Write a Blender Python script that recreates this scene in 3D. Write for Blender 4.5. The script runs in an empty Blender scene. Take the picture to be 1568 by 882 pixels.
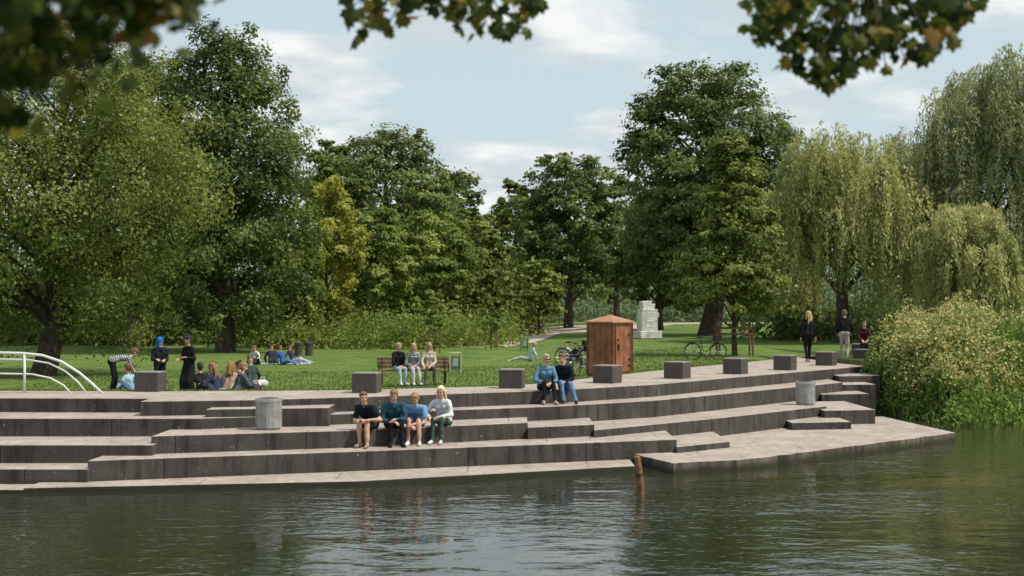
import bpy, math, random, time
import numpy as np
from mathutils import Matrix, Vector
random.seed(3)
F=2178.0; CH=1.95; HY=470.0; WZ=-1.33
sc=bpy.context.scene
sc.view_settings.view_transform='Standard'; sc.view_settings.look='None'; sc.view_settings.exposure=0
def link(o): sc.collection.objects.link(o); return o
def X(px,D): return (px-784.0)/F*D
def ZZ(py,D): return CH-(py-HY)*D/F

# ---------------- materials ----------------
def nodes(m):
    m.use_nodes=True; nt=m.node_tree
    return nt, nt.nodes, nt.links, nt.nodes['Principled BSDF']
_mc={}
def mat(name,col,rough=.8,var=.25,scale=6,bump=.0,bscale=60,metal=0,col2=None,spec=.3):
    key=(name,)+tuple(col)
    if key in _mc: return _mc[key]
    m=bpy.data.materials.new(name); nt,N,L,b=nodes(m)
    tc=N.new('ShaderNodeTexCoord'); n=N.new('ShaderNodeTexNoise'); n.inputs['Scale'].default_value=scale; n.inputs['Detail'].default_value=5
    L.new(tc.outputs['Object'],n.inputs['Vector'])
    r=N.new('ShaderNodeValToRGB'); r.color_ramp.elements[0].position=.3; r.color_ramp.elements[1].position=.7
    c2=col2 if col2 else [min(1,c*(1+var)) for c in col]
    r.color_ramp.elements[0].color=(*[c*(1-var) for c in col],1); r.color_ramp.elements[1].color=(*c2,1)
    L.new(n.outputs['Fac'],r.inputs['Fac']); L.new(r.outputs['Color'],b.inputs['Base Color'])
    b.inputs['Roughness'].default_value=rough; b.inputs['Metallic'].default_value=metal
    b.inputs['Specular IOR Level'].default_value=spec
    if bump>0:
        n2=N.new('ShaderNodeTexNoise'); n2.inputs['Scale'].default_value=bscale; n2.inputs['Detail'].default_value=4
        L.new(tc.outputs['Object'],n2.inputs['Vector'])
        bp=N.new('ShaderNodeBump'); bp.inputs['Strength'].default_value=.6; bp.inputs['Distance'].default_value=bump
        L.new(n2.outputs['Fac'],bp.inputs['Height']); L.new(bp.outputs['Normal'],b.inputs['Normal'])
    _mc[key]=m; return m
def cloth(col): return mat('fabric',col,.9,.22,9,.012,14,spec=.1)
def leafmat(name,dark,mid,light,trans=.35):
    m=bpy.data.materials.new(name); nt,N,L,b=nodes(m); N.remove(b)
    a=N.new('ShaderNodeAttribute'); a.attribute_name='val'
    r=N.new('ShaderNodeValToRGB'); e=r.color_ramp.elements
    e[0].position=.15; e[0].color=(*dark,1); e[1].position=.9; e[1].color=(*light,1)
    k=e.new(.5); k.color=(*mid,1)
    L.new(a.outputs['Fac'],r.inputs['Fac'])
    df=N.new('ShaderNodeBsdfDiffuse'); L.new(r.outputs['Color'],df.inputs['Color'])
    t=N.new('ShaderNodeBsdfTranslucent'); hs=N.new('ShaderNodeHueSaturation'); hs.inputs['Value'].default_value=1.5; hs.inputs['Hue'].default_value=.485
    L.new(r.outputs['Color'],hs.inputs['Color']); L.new(hs.outputs['Color'],t.inputs['Color'])
    mx=N.new('ShaderNodeMixShader'); mx.inputs[0].default_value=trans
    L.new(df.outputs[0],mx.inputs[1]); L.new(t.outputs[0],mx.inputs[2])
    gl=N.new('ShaderNodeBsdfGlossy'); gl.inputs['Roughness'].default_value=.5; gl.inputs['Color'].default_value=(1,.97,.85,1)
    m2=N.new('ShaderNodeMixShader'); m2.inputs[0].default_value=.015; L.new(mx.outputs[0],m2.inputs[1]); L.new(gl.outputs[0],m2.inputs[2])
    L.new(m2.outputs[0],N['Material Output'].inputs['Surface'])
    return m
def concrete(name,c1,c2,stain,spots=True,joint=2.4,wet=True):
    m=bpy.data.materials.new(name); nt,N,L,b=nodes(m)
    g=N.new('ShaderNodeNewGeometry')
    def noise(s,d=6,vec=None):
        n=N.new('ShaderNodeTexNoise'); n.inputs['Scale'].default_value=s; n.inputs['Detail'].default_value=d; n.inputs['Roughness'].default_value=.62
        L.new(vec if vec else g.outputs['Position'],n.inputs['Vector']); return n
    def ramp(src,p0,p1,a,bc):
        r=N.new('ShaderNodeValToRGB'); r.color_ramp.elements[0].position=p0; r.color_ramp.elements[1].position=p1
        r.color_ramp.elements[0].color=(*a,1); r.color_ramp.elements[1].color=(*bc,1); L.new(src,r.inputs['Fac']); return r
    def mix(f,a,bb,typ='MIX'):
        x=N.new('ShaderNodeMix'); x.data_type='RGBA'; x.blend_type=typ
        if isinstance(f,float): x.inputs[0].default_value=f
        else: L.new(f,x.inputs[0])
        L.new(a,x.inputs[6])
        if isinstance(bb,tuple): x.inputs[7].default_value=(*bb,1)
        else: L.new(bb,x.inputs[7])
        return x.outputs[2]
    def mt(op,a,bv):
        x=N.new('ShaderNodeMath'); x.operation=op; L.new(a,x.inputs[0])
        if isinstance(bv,(int,float)): x.inputs[1].default_value=bv
        else: L.new(bv,x.inputs[1])
        return x.outputs[0]
    base=ramp(noise(1.1).outputs['Fac'],.32,.68,c1,c2)
    fine=ramp(noise(45,3).outputs['Fac'],.3,.7,(.65,.65,.65),(1.18,1.18,1.18))
    col=mix(1.0,base.outputs['Color'],fine.outputs['Color'],'MULTIPLY')
    mp=N.new('ShaderNodeMapping'); mp.inputs['Scale'].default_value=(5,5,.7); L.new(g.outputs['Position'],mp.inputs['Vector'])
    st=ramp(noise(1.0,5,mp.outputs[0]).outputs['Fac'],.48,.66,(0,0,0),(.85,.85,.85))
    col=mix(st.outputs['Color'],col,stain)
    if spots:
        sp=ramp(noise(11,2).outputs['Fac'],.70,.73,(0,0,0),(.55,.55,.55)); col=mix(sp.outputs['Color'],col,(.34,.32,.30))
    sx=N.new('ShaderNodeSeparateXYZ'); L.new(g.outputs['Position'],sx.inputs[0])
    off=mt('MULTIPLY',mt('SNAP',sx.outputs[1],1.1),.73)
    fr=mt('FRACT',mt('DIVIDE',mt('ADD',sx.outputs[0],off),joint),0)
    lt=mt('LESS_THAN',fr,.006)
    col=mix(lt,col,tuple(c*.4 for c in c1))
    zz=mt('ADD',sx.outputs[2],mt('MULTIPLY',noise(3).outputs['Fac'],-.12))
    mr=N.new('ShaderNodeMapRange'); mr.inputs[1].default_value=WZ-.02; mr.inputs[2].default_value=WZ+.09; mr.inputs[3].default_value=.9; mr.inputs[4].default_value=0.0; L.new(zz,mr.inputs[0])
    if wet: col=mix(mr.outputs[0],col,(.03,.032,.018))
    L.new(col,b.inputs['Base Color']); b.inputs['Roughness'].default_value=.85; b.inputs['Specular IOR Level'].default_value=.25
    bp=N.new('ShaderNodeBump'); bp.inputs['Strength'].default_value=.5; bp.inputs['Distance'].default_value=.01
    L.new(noise(25,6).outputs['Fac'],bp.inputs['Height']); L.new(bp.outputs['Normal'],b.inputs['Normal'])
    return m
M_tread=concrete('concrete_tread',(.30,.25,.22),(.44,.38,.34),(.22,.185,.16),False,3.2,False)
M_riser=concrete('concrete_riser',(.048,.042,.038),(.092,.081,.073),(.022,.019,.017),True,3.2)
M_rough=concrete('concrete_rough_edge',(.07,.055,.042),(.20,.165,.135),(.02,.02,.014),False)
M_bark=mat('bark',(.065,.048,.036),.95,.5,5,.03,14)
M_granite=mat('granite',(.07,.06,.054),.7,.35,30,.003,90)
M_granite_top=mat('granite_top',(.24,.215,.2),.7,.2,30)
M_steel=mat('galvanised_steel',(.42,.43,.43),.4,.15,12,metal=.6)
M_black=mat('black_paint',(.02,.02,.022),.4,.1,5)
M_rubber=mat('rubber',(.018,.018,.018),.8,.1,5)
M_wood=mat('weathered_wood',(.16,.09,.05),.8,.4,7,.004,40)
M_white=mat('white_paint',(.62,.62,.6),.4,.06,5)
M_stone=mat('pale_stone',(.52,.52,.49),.85,.35,2.5,.03,9)
M_corten=mat('corten_steel',(.25,.10,.05),.75,.35,3.5,.002,60)
M_cortend=mat('corten_dark',(.12,.05,.028),.75,.35,3.5)
M_bin=mat('bin_concrete',(.25,.25,.245),.75,.25,5,.004,50)

# ---------------- mesh builder ----------------
class MB:
    def __init__(s): s.v=[];s.f=[];s.m=[]
    def add(s,V,Fc,m=0):
        o=len(s.v); s.v+= [tuple(map(float,p)) for p in V]; s.f+=[tuple(i+o for i in f) for f in Fc]; s.m+=[m]*len(Fc)
    def box(s,c,d,m=0,R=None):
        x,y,z=[k/2 for k in d]; V=[(a*x,b*y,e*z) for e in(-1,1) for b in(-1,1) for a in(-1,1)]
        if R is not None: V=[tuple(R@Vector(p)) for p in V]
        V=[(p[0]+c[0],p[1]+c[1],p[2]+c[2]) for p in V]
        s.add(V,[(0,2,3,1),(4,5,7,6),(0,1,5,4),(2,6,7,3),(0,4,6,2),(1,3,7,5)],m)
    def tube(s,pts,rad,n=8,m=0,closed=False):
        P=[Vector(p) for p in pts]; k=len(P)
        if not hasattr(rad,'__len__'): rad=[rad]*k
        V=[];Fc=[]; ref=None
        for i in range(k):
            a=P[(i-1)%k] if (closed or i>0) else P[i]; b=P[(i+1)%k] if (closed or i<k-1) else P[i]
            t=(b-a).normalized()
            if ref is None: ref=Vector((0,0,1)) if abs(t.z)<.9 else Vector((1,0,0))
            u=(ref-t*ref.dot(t)).normalized(); ref=u; w=t.cross(u)
            for j in range(n):
                an=2*math.pi*j/n; V.append(P[i]+(u*math.cos(an)+w*math.sin(an))*rad[i])
        for i in range(k if closed else k-1):
            i2=(i+1)%k
            for j in range(n):
                j2=(j+1)%n; Fc.append((i*n+j,i*n+j2,i2*n+j2,i2*n+j))
        if not closed: Fc.append(tuple(reversed(range(n)))); Fc.append(tuple((k-1)*n+j for j in range(n)))
        s.add(V,Fc,m)
    def cap(s,a,b,ra,rb,n=12,m=0):
        a=Vector(a);b=Vector(b); t=(b-a); 
        if t.length<1e-5: t=Vector((0,0,1e-4))
        t.normalize()
        pts=[];r=[]
        for q in (-.98,-.8,-.45,0): pts.append(a+t*ra*q); r.append(ra*math.sqrt(max(0,1-q*q)))
        for q in (0,.45,.8,.98): pts.append(b+t*rb*q); r.append(rb*math.sqrt(max(0,1-q*q)))
        if (b-a).length<1e-4: pts.pop(4); r.pop(4)
        s.tube(pts,r,n,m)
    def ell(s,c,r,m=0,n=16,k=10,R=None):
        V=[];Fc=[]
        for i in range(1,k):
            th=math.pi*i/k
            for j in range(n):
                ph=2*math.pi*j/n; p=Vector((r[0]*math.sin(th)*math.cos(ph),r[1]*math.sin(th)*math.sin(ph),r[2]*math.cos(th)))
                if R is not None: p=R@p
                V.append(p+Vector(c))
        for i in range(k-2):
            for j in range(n): j2=(j+1)%n; Fc.append((i*n+j,(i+1)*n+j,(i+1)*n+j2,i*n+j2))
        Fc.append(tuple(range(n))); Fc.append(tuple(reversed([(k-2)*n+j for j in range(n)])))
        s.add(V,Fc,m)
    def mesh(s,name,mats,smooth=False):
        me=bpy.data.meshes.new(name); me.from_pydata(s.v,[],s.f)
        for x in mats: me.materials.append(x)
        me.polygons.foreach_set('material_index',s.m)
        if smooth: me.polygons.foreach_set('use_smooth',[True]*len(s.f))
        me.update(); return me
    def obj(s,name,mats,loc=(0,0,0),rz=0,bevel=0,smooth=False,parent=None):
        o=link(bpy.data.objects.new(name,s.mesh(name,mats,smooth))); o.location=loc; o.rotation_euler=(0,0,rz)
        if bevel: b=o.modifiers.new('b','BEVEL'); b.width=bevel; b.segments=2; b.limit_method='ANGLE'
        if parent: o.parent=parent
        return o
def remesh(mb,vox,it=3):
    me=bpy.data.meshes.new('t'); me.from_pydata(mb.v,[],mb.f); o=link(bpy.data.objects.new('t',me))
    r=o.modifiers.new('r','REMESH'); r.mode='VOXEL'; r.voxel_size=vox
    if it: q=o.modifiers.new('s','SMOOTH'); q.factor=.5; q.iterations=it
    dg=bpy.context.evaluated_depsgraph_get(); m2=bpy.data.meshes.new_from_object(o.evaluated_get(dg))
    bpy.data.objects.remove(o); bpy.data.meshes.remove(me)
    m2.polygons.foreach_set('use_smooth',[True]*len(m2.polygons)); return m2
def mcenters(me):
    n=len(me.vertices); v=np.empty(n*3); me.vertices.foreach_get('co',v); v=v.reshape(-1,3)
    c=np.empty(len(me.polygons)*3); me.polygons.foreach_get('center',c); return v,c.reshape(-1,3)

# ---------------- terrain functions ----------------
LX=[-14,-7.66,-3.3,.93,3.54,5.6,10.8,12.9,16]; LY=[30.6,30.3,30.8,33.2,35.7,38.6,45.7,48.3,51]
def L0(x): return np.interp(x,LX,LY)
def R(x): return L0(x)+np.interp(x,[-60,0,4,11],[2.6,2.6,6.5,9])
def gz(x,y):
    x=np.asarray(x,float); y=np.asarray(y,float)
    d=np.clip((y-R(x))/6,0,1); s=d*d*(3-2*d)
    low=np.interp(x,[-6,-2,1,6],[-.65,-.5,-.5,-.25])
    return -.03+(low+.03)*s+.006*np.clip(np.minimum(y,300)-70,0,None)

# ---------------- PEOPLE ----------------
skin1=mat('skin',(.50,.30,.22),.55,.08,8); skin2=mat('skin_tan',(.40,.23,.16),.55,.08,8)
lipm=mat('lips',(.36,.14,.12),.5,.05,8); eyew=mat('eye_white',(.5,.48,.46),.3,.02,8); iris=mat('iris',(.03,.03,.03),.3,.02,8); brow=mat('brow',(.18,.10,.06),.9,.1,30)
def head_template():
    m=MB()
    m.ell((0,-.012,.032),(.074,.094,.082)); m.ell((0,.018,-.035),(.056,.066,.076)); m.cap((0,.045,-.085),(0,.05,-.09),.026,.024)
    m.cap((0,.083,.012),(0,.1,-.022),.009,.015); m.ell((0,.092,-.028),(.019,.012,.009))
    for s in(-1,1):
        m.ell((s*.076,-.006,-.004),(.01,.02,.031)); m.ell((s*.035,.055,-.03),(.025,.025,.022)); m.ell((s*.03,.074,.028),(.024,.012,.008))
    m.ell((0,.079,-.056),(.024,.012,.006)); m.ell((0,.077,-.066),(.02,.012,.007))
    me=remesh(m,.0055,2)
    v,c=mcenters(me)
    idx=np.zeros(len(c),int)
    idx[(abs(c[:,0])<.026)&(c[:,1]>.076)&(abs(c[:,2]+.06)<.009)]=1
    idx[(abs(abs(c[:,0])-.031)<.019)&(c[:,1]>.06)&(abs(c[:,2]-.03)<.005)]=4
    me.polygons.foreach_set('material_index',idx)
    e=MB()
    for s in(-1,1):
        e.ell((s*.031,.070,.004),(.013,.012,.007),2,10,6); e.ell((s*.031,.079,.004),(.006,.005,.006),3,8,6)
    V=[tuple(p) for p in v]; Fc=[tuple(p.vertices) for p in me.polygons]
    n=len(V); V+=e.v; Fc+=[tuple(i+n for i in f) for f in e.f]; mm=list(idx)+e.m
    out=[]
    for sk in(skin1,skin2):
        w=bpy.data.meshes.new('head'); w.from_pydata(V,[],Fc)
        for x in(sk,lipm,eyew,iris,brow): w.materials.append(x)
        w.polygons.foreach_set('material_index',[int(i) for i in mm]); w.polygons.foreach_set('use_smooth',[True]*len(Fc)); out.append(w)
    return out
HEADS=head_template()
def hair_template(style):
    m=MB(); rg=random.Random(len(style))
    if style=='hood':
        m.ell((0,-.03,.02),(.108,.118,.125)); m.cap((0,-.05,-.08),(0,-.03,-.15),.1,.11)
    else:
        m.ell((0,-.024,.046),(.084,.098,.082)); m.ell((0,-.045,-.005),(.079,.074,.075)); m.ell((0,.03,.088),(.06,.045,.03))
        for i in range(26):
            a=rg.uniform(0,6.28); r=rg.uniform(.02,.07); m.ell((math.cos(a)*r,-.015+math.sin(a)*r*1.1,.1-r*.35),(.02,.026,.018),n=8,k=6)
    if style=='long':
        m.cap((0,-.07,0),(0,-.1,-.2),.07,.06); 
        for s in(-1,1):
            m.cap((s*.066,-.02,.03),(s*.085,-.02,-.12),.024,.028); m.cap((s*.085,-.02,-.12),(s*.09,.03,-.24),.028,.016)
            for k in range(6): m.cap((s*rg.uniform(.02,.085),-.09,-.02),(s*rg.uniform(.03,.12),-.11,rg.uniform(-.25,-.33)),.02,.009,n=7)
    if style=='tail': m.cap((0,-.11,.04),(0,-.15,-.12),.026,.016)
    if style=='bun': m.ell((0,-.08,.115),(.038,.038,.034))
    return remesh(m,.008,1)
HAIR={s:hair_template(s) for s in('short','long','tail','bun','hood')}
def hand_template(mir):
    m=MB(); s=-1 if mir else 1
    xs=[-.033,-.011,.011,.031]; ln=[.068,.078,.073,.056]
    for i,x in enumerate(xs):
        m.cap((x*.45*s,0,0),(x*s,.085,0),.018,.0125,9)
        p=Vector((x*s,.085,0)); a=.35
        for q,r0 in((.45,.0105),(.32,.0095),(.26,.0085)):
            d=Vector((x*s*1.2,math.cos(a),-math.sin(a))).normalized(); p2=p+d*ln[i]*q*1.15; m.cap(p,p2,r0,r0-.001,8); p=p2; a+=.45
    m.cap((0,-.03,0),(0,.02,0),.023,.024)
    m.cap((-.02*s,.02,-.004),(-.05*s,.055,-.016),.017,.0125,9); m.cap((-.05*s,.055,-.016),(-.062*s,.088,-.026),.012,.009,9)
    return remesh(m,.0042,1)
HANDS=[hand_template(True),hand_template(False)]
def ik(a,t,l1,l2,pole):
    a=Vector(a);t=Vector(t);d=t-a;L=d.length
    if L>(l1+l2)*.995: t=a+d*((l1+l2)*.995/L); d=t-a; L=d.length
    L=max(L,abs(l1-l2)+.02); u=d.normalized(); x=(l1*l1-l2*l2+L*L)/(2*L); h=math.sqrt(max(0,l1*l1-x*x))
    pv=Vector(pole); pv=pv-u*pv.dot(u); pv.normalize()
    return a+u*x+pv*h, t
def person(name,loc,head_deg,pelvis=(0,0,.1),lean=10,side=0,twist=0,feet=((-.11,.45,-.27),(.11,.45,-.27)),hands=((-.1,.4,.15),(.1,.4,.15)),
           look=(0,10),top=(.1,.1,.1),sleeve='long',bottom=(.05,.05,.07),legs='long',shoe=(.5,.5,.5),hair='short',hairc=(.15,.09,.05),
           sc_=1.0,fem=False,skirt=0,vox=.018,skin=0,knee=((0,1,1),(0,1,1)),elbow=((-1,-.6,-.4),(1,-.6,-.4)),glasses=False,stripes=None):
    E=link(bpy.data.objects.new(name,None)); E.location=loc; E.rotation_euler=(0,0,math.radians(head_deg)); E.scale=(sc_,)*3; E.empty_display_size=.2
    P=Vector(pelvis); la=math.radians(lean); sa=math.radians(side); tw=math.radians(twist)
    u=Vector((math.sin(sa),math.sin(la)*math.cos(sa),math.cos(la)*math.cos(sa))).normalized()
    la2=la*1.25+.05; u2=Vector((math.sin(sa),math.sin(la2),math.cos(la2))).normalized()
    r0=Vector((1,0,0)); r1=Vector((math.cos(tw),math.sin(tw),0)); r1=(r1-u*r1.dot(u)).normalized()
    W=P+u*.2; C=W+u2*.13; S=W+u2*.245; Nk=W+u2*.30
    la3=la*.55; u3=Vector((math.sin(sa)*.6,math.sin(la3)+.08,math.cos(la3))).normalized(); Hd=Nk+u3*.165
    shw=.155 if fem else .178
    segs=[]; T,B,SK,SH=0,1,2,3
    def sg(a,b,ra,rb,m): segs.append((Vector(a),Vector(b),ra,rb,m))
    hw=.085
    for s in(-1,1):
        sg(C+r1*s*.075,W+r0*s*.055,.105 if not fem else .095,.098 if not fem else .086,T)
        sg(W+r0*s*.055,P+r0*s*.07+Vector((0,0,.03)),.098 if not fem else .088,.112,T)
        sg(P+r0*s*.065+Vector((0,-.015,-.0)),P+r0*s*.07+Vector((0,-.01,-.01)),.113,.113,B)
        sg(S-u2*.01,S+r1*s*(shw-.02),.07,.058,T)
        if fem: sg(C+r1*s*.06+(Vector((0,.055,0))),C+r1*s*.06+Vector((0,.06,-.01)),.055,.055,T)
    sg(S,Nk,.075,.055,T); sg(Nk-u3*.01,Hd-u3*.05,.053,.05,SK)
    H=[];
    for i,s in enumerate((-1,1)):
        hip=P+Vector((s*hw,0,-.02)); kn,an=ik(hip,feet[i],.44,.43,knee[i])
        if legs=='long':
            sg(hip,kn,.088,.062,B); sg(kn,an,.06,.048,B)
        elif legs=='shorts':
            cut=hip.lerp(kn,.86); sg(hip,cut,.092,.082,B); sg(cut,kn,.066,.053,SK); m1=kn.lerp(an,.35); sg(kn,m1,.052,.054,SK); sg(m1,an,.054,.034,SK)
        else:
            sg(hip,kn,.085,.055,SK); m1=kn.lerp(an,.35); sg(kn,m1,.05,.052,SK); sg(m1,an,.052,.033,SK)
        if skirt>0: kk=hip.lerp(kn,min(1,skirt)); sg(hip,kk,.11,.12,B)
        if skirt>1: sg(kn,kn.lerp(an,skirt-1),.12,.12,B)
        fd=Vector(((kn.x-hip.x)*.3+s*.12,1,0)); fd.z=0; fd.normalize()
        sg(an+Vector((0,0,-.03))-fd*.035,an+fd*.075+Vector((0,0,-.035)),.04,.042,SH); sg(an+fd*.075+Vector((0,0,-.04)),an+fd*.16+Vector((0,0,-.047)),.04,.03,SH)
        sh=S+r1*s*shw-u2*.012; el,wr=ik(sh,hands[i],.29,.255,elbow[i])
        if sleeve=='long': sg(sh,el,.06,.05,T); sg(el,el.lerp(wr,.93),.048,.036,T); sg(el.lerp(wr,.9),wr,.028,.026,SK)
        else:
            ct=sh.lerp(el,.62); sg(sh,ct,.062,.06,T); sg(ct,el,.043,.038,SK); sg(el,wr,.039,.026,SK)
        H.append((el,wr))
    m=MB()
    for a,b,ra,rb,_ in segs: m.cap(a,b,ra,rb)
    me=remesh(m,vox,3); v,c=mcenters(me)
    best=np.full(len(c),9.);idx=np.zeros(len(c),int)
    for a,b,ra,rb,mm in segs:
        a=np.array(a);b=np.array(b);ab=b-a; t=np.clip(((c-a)@ab)/max(ab@ab,1e-8),0,1); d=np.linalg.norm(c-a-t[:,None]*ab,axis=1)-(ra+(rb-ra)*t)
        k=d<best; best[k]=d[k]; idx[k]=mm
    for x in(cloth(top),cloth(bottom),(skin1,skin2)[skin],cloth(shoe)): me.materials.append(x)
    if stripes:
        me.materials.append(cloth(stripes)); q=(c-np.array(P))@np.array(u); idx[(idx==0)&((q/.055)%1<.5)]=4
    me.polygons.foreach_set('material_index',idx)
    rg=np.random.RandomState(int(abs(loc[0]*100))%1000); k=rg.normal(0,16,(6,3)); ph=rg.rand(6)*6
    nn=np.empty(len(v)*3); me.vertices.foreach_get('normal',nn); nn=nn.reshape(-1,3)
    disp=np.sin(v@k.T+ph).sum(1)*.0026; v2=v+nn*disp[:,None]; me.vertices.foreach_set('co',v2.ravel()); me.update()
    b=link(bpy.data.objects.new('body',me)); b.parent=E
    MR=Matrix.Translation(Hd)@Matrix.Rotation(math.radians(look[0]),4,'Z')@Matrix.Rotation(-math.radians(look[1]),4,'X')
    h=link(bpy.data.objects.new('head',HEADS[skin])); h.parent=E; h.matrix_local=MR
    hm=HAIR[hair]
    ho=link(bpy.data.objects.new('hair' if hair!='hood' else 'hood',hm))
    if not hm.materials: hm.materials.append(None)
    ho.material_slots[0].link='OBJECT'; ho.material_slots[0].material=cloth(hairc) if hair=='hood' else mat('hair',hairc,.6,.4,60,.006,90)
    ho.parent=E; ho.matrix_local=MR
    if glasses:
        g=MB(); g.box((-.033,.096,.006),(.046,.006,.03)); g.box((.033,.096,.006),(.046,.006,.03)); g.box((0,.097,.012),(.03,.004,.006)); g.box((-.07,.045,.012),(.004,.1,.006)); g.box((.07,.045,.012),(.004,.1,.006))
        q=g.obj('sunglasses',[M_black],parent=E); q.matrix_local=MR
    for i,(el,wr) in enumerate(H):
        y=(wr-el).normalized(); y=(y+Vector((0,.15,-.1))).normalized(); z=Vector((0,0,1)) if abs(y.z)<.8 else Vector(((1 if i==0 else -1)*-.9,.3,0))
        x=y.cross(z).normalized(); z=x.cross(y)
        M=Matrix((( x.x,y.x,z.x,wr.x),(x.y,y.y,z.y,wr.y),(x.z,y.z,z.z,wr.z),(0,0,0,1)))
        hme=HANDS[i]
        if not hme.materials: hme.materials.append(None)
        o=link(bpy.data.objects.new('hand',hme)); o.material_slots[0].link='OBJECT'; o.material_slots[0].material=(skin1,skin2)[skin]; o.parent=E; o.matrix_local=M
    return E
BLOND=(.42,.29,.15); LBL=(.6,.47,.3); BROWN=(.13,.07,.04); DBR=(.04,.025,.018); GREY=(.33,.28,.23)
def bfront(x): return np.interp(x,[-6.89,-3.06,.335],[27.2,28.5,30.4])
def seatB(px,sy=.2): 
    D=29.0; x=X(px,D); return (x,float(bfront(x))+sy,-.52)
fl=-.34+.08
person('seated_man',seatB(569),162,lean=30,feet=((-.15,.5,fl),(.05,.42,fl)),hands=((-.16,.46,.22),(.0,.46,.22)),look=(35,8),top=(.012,.018,.028),sleeve='short',bottom=(.03,.04,.035),legs='shorts',shoe=(.25,.18,.14),hairc=(.16,.07,.035),hair='short',vox=.015)
person('seated_boy',seatB(601),195,lean=28,side=3,feet=((-.1,.5,fl),(.13,.47,fl)),hands=((.02,.40,.2),(.08,.42,.16)),look=(-25,28),top=(.025,.085,.13),sleeve='long',bottom=(.012,.012,.016),shoe=(.015,.015,.018),hairc=(.2,.12,.06),vox=.015,sc_=1.03)
person('seated_man',seatB(636),176,lean=36,side=-3,feet=((-.13,.48,fl),(.1,.5,fl)),hands=((-.02,.48,.10),(.05,.48,.08)),look=(-5,40),top=(.15,.31,.54),sleeve='short',bottom=(.05,.055,.075),legs='shorts',shoe=(.6,.6,.58),hairc=(.28,.17,.09),vox=.015)
person('seated_woman',seatB(678),165,lean=18,feet=((-.08,.46,fl),(.1,.5,fl)),hands=((-.05,.42,.22),(.2,.36,.2)),look=(0,22),top=(.55,.57,.58),sleeve='long',bottom=(.05,.09,.07),shoe=(.55,.5,.45),hair='long',hairc=LBL,fem=True,vox=.015)
x=X(833,33.3); person('seated_older_man',(x,float(L0(x))+.17,.0),196,lean=14,feet=((-.1,.52,-.22),(.14,.38,-.22)),hands=((-.05,.38,.2),(.12,.36,.2)),look=(15,8),top=(.10,.20,.29),bottom=(.015,.016,.022),shoe=(.35,.25,.18),hairc=GREY,vox=.015,glasses=True)
x=X(866,33.3); person('seated_man',(x,float(L0(x))+.15,.0),170,lean=14,side=4,feet=((-.34,.58,-.22),(-.05,.55,-.22)),hands=((-.05,.40,.2),(.08,.38,.18)),look=(-14,14),top=(.012,.013,.018),bottom=(.10,.19,.33),shoe=(.02,.02,.02),hairc=BROWN,vox=.015)
BD=45.0; bz=-.5
def bp(px,dx=0): return (X(px,BD),BD-.02,bz+.45)
ff=-.45+.08
person('seated_woman',bp(609),205,lean=8,feet=((-.1,.5,ff),(.1,.55,ff)),hands=((-.02,.3,.14),(.05,.32,.14)),look=(20,6),top=(.015,.015,.018),bottom=(.32,.40,.46),shoe=(.6,.6,.6),hair='tail',hairc=BLOND,fem=True)
person('seated_woman',bp(632),195,lean=14,feet=((-.14,.55,ff),(.06,.5,ff)),hands=((-.02,.34,.16),(.08,.3,.14)),look=(0,14),top=(.33,.34,.36),bottom=(.42,.44,.46),shoe=(.6,.58,.55),hair='long',hairc=BLOND,fem=True,stripes=(.12,.12,.14))
person('seated_woman',bp(657),192,lean=4,feet=((-.1,.52,ff),(.22,.56,ff)),hands=((-.02,.3,.16),(.2,.32,.1)),look=(5,4),top=(.46,.38,.30),bottom=(.07,.06,.055),shoe=(.05,.05,.05),hair='long',hairc=BLOND,fem=True,glasses=True)
person('walking_woman',(X(1238,50),50,0),5,pelvis=(0,0,.93),lean=3,feet=((-.08,-.12,.1),(.08,.2,.08)),hands=((-.26,.02,.78),(.26,.06,.8)),look=(25,0),top=(.012,.012,.014),bottom=(.012,.012,.014),shoe=(.4,.3,.22),hair='long',hairc=BLOND,fem=True,elbow=((-.4,-1,0),(.4,-1,0)),vox=.02,sc_=1.06)
person('walking_man',(X(1293,50.5),50.5,0),-12,pelvis=(0,0,.95),lean=5,feet=((-.09,.22,.08),(.09,-.14,.1)),hands=((-.2,.2,.95),(.22,.2,.98)),look=(-10,8),top=(.012,.012,.014),bottom=(.36,.32,.3),shoe=(.4,.38,.36),hairc=BROWN,elbow=((-.4,-1,0),(.4,-1,0)),vox=.02,sc_=1.07)
person('seated_person',(X(1323,54),54,.55),170,lean=10,feet=((-.1,.4,-.46),(.1,.45,-.46)),top=(.06,.02,.02),bottom=(.02,.02,.025),hair='tail',hairc=BROWN,fem=True,vox=.024)
def lp(px,D): x=X(px,D); return (x,D,float(gz(x,D)))
def standing(nm,px,D,h,**k):
    k.setdefault('hands',((-.25,.05,.8),(.25,.05,.8))); return person(nm,lp(px,D),h,pelvis=(0,0,.95),feet=((-.1,0,.08),(.1,.05,.08)),elbow=((-.4,-1,0),(.4,-1,0)),vox=.022,**k)
standing('standing_person',245,40.5,200,lean=3,top=(.015,.02,.03),bottom=(.012,.012,.015),hair='hood',hairc=(.02,.13,.4),look=(10,25),hands=((-.1,.28,1.1),(.12,.28,1.12)))
standing('standing_woman',290,40.2,150,lean=2,top=(.014,.014,.016),bottom=(.014,.014,.016),skirt=1.7,hair='bun',hairc=(.012,.01,.01),look=(-20,22),hands=((-.12,.26,1.15),(.14,.26,1.1)),fem=True,sc_=1.03,skin=1)
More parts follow.
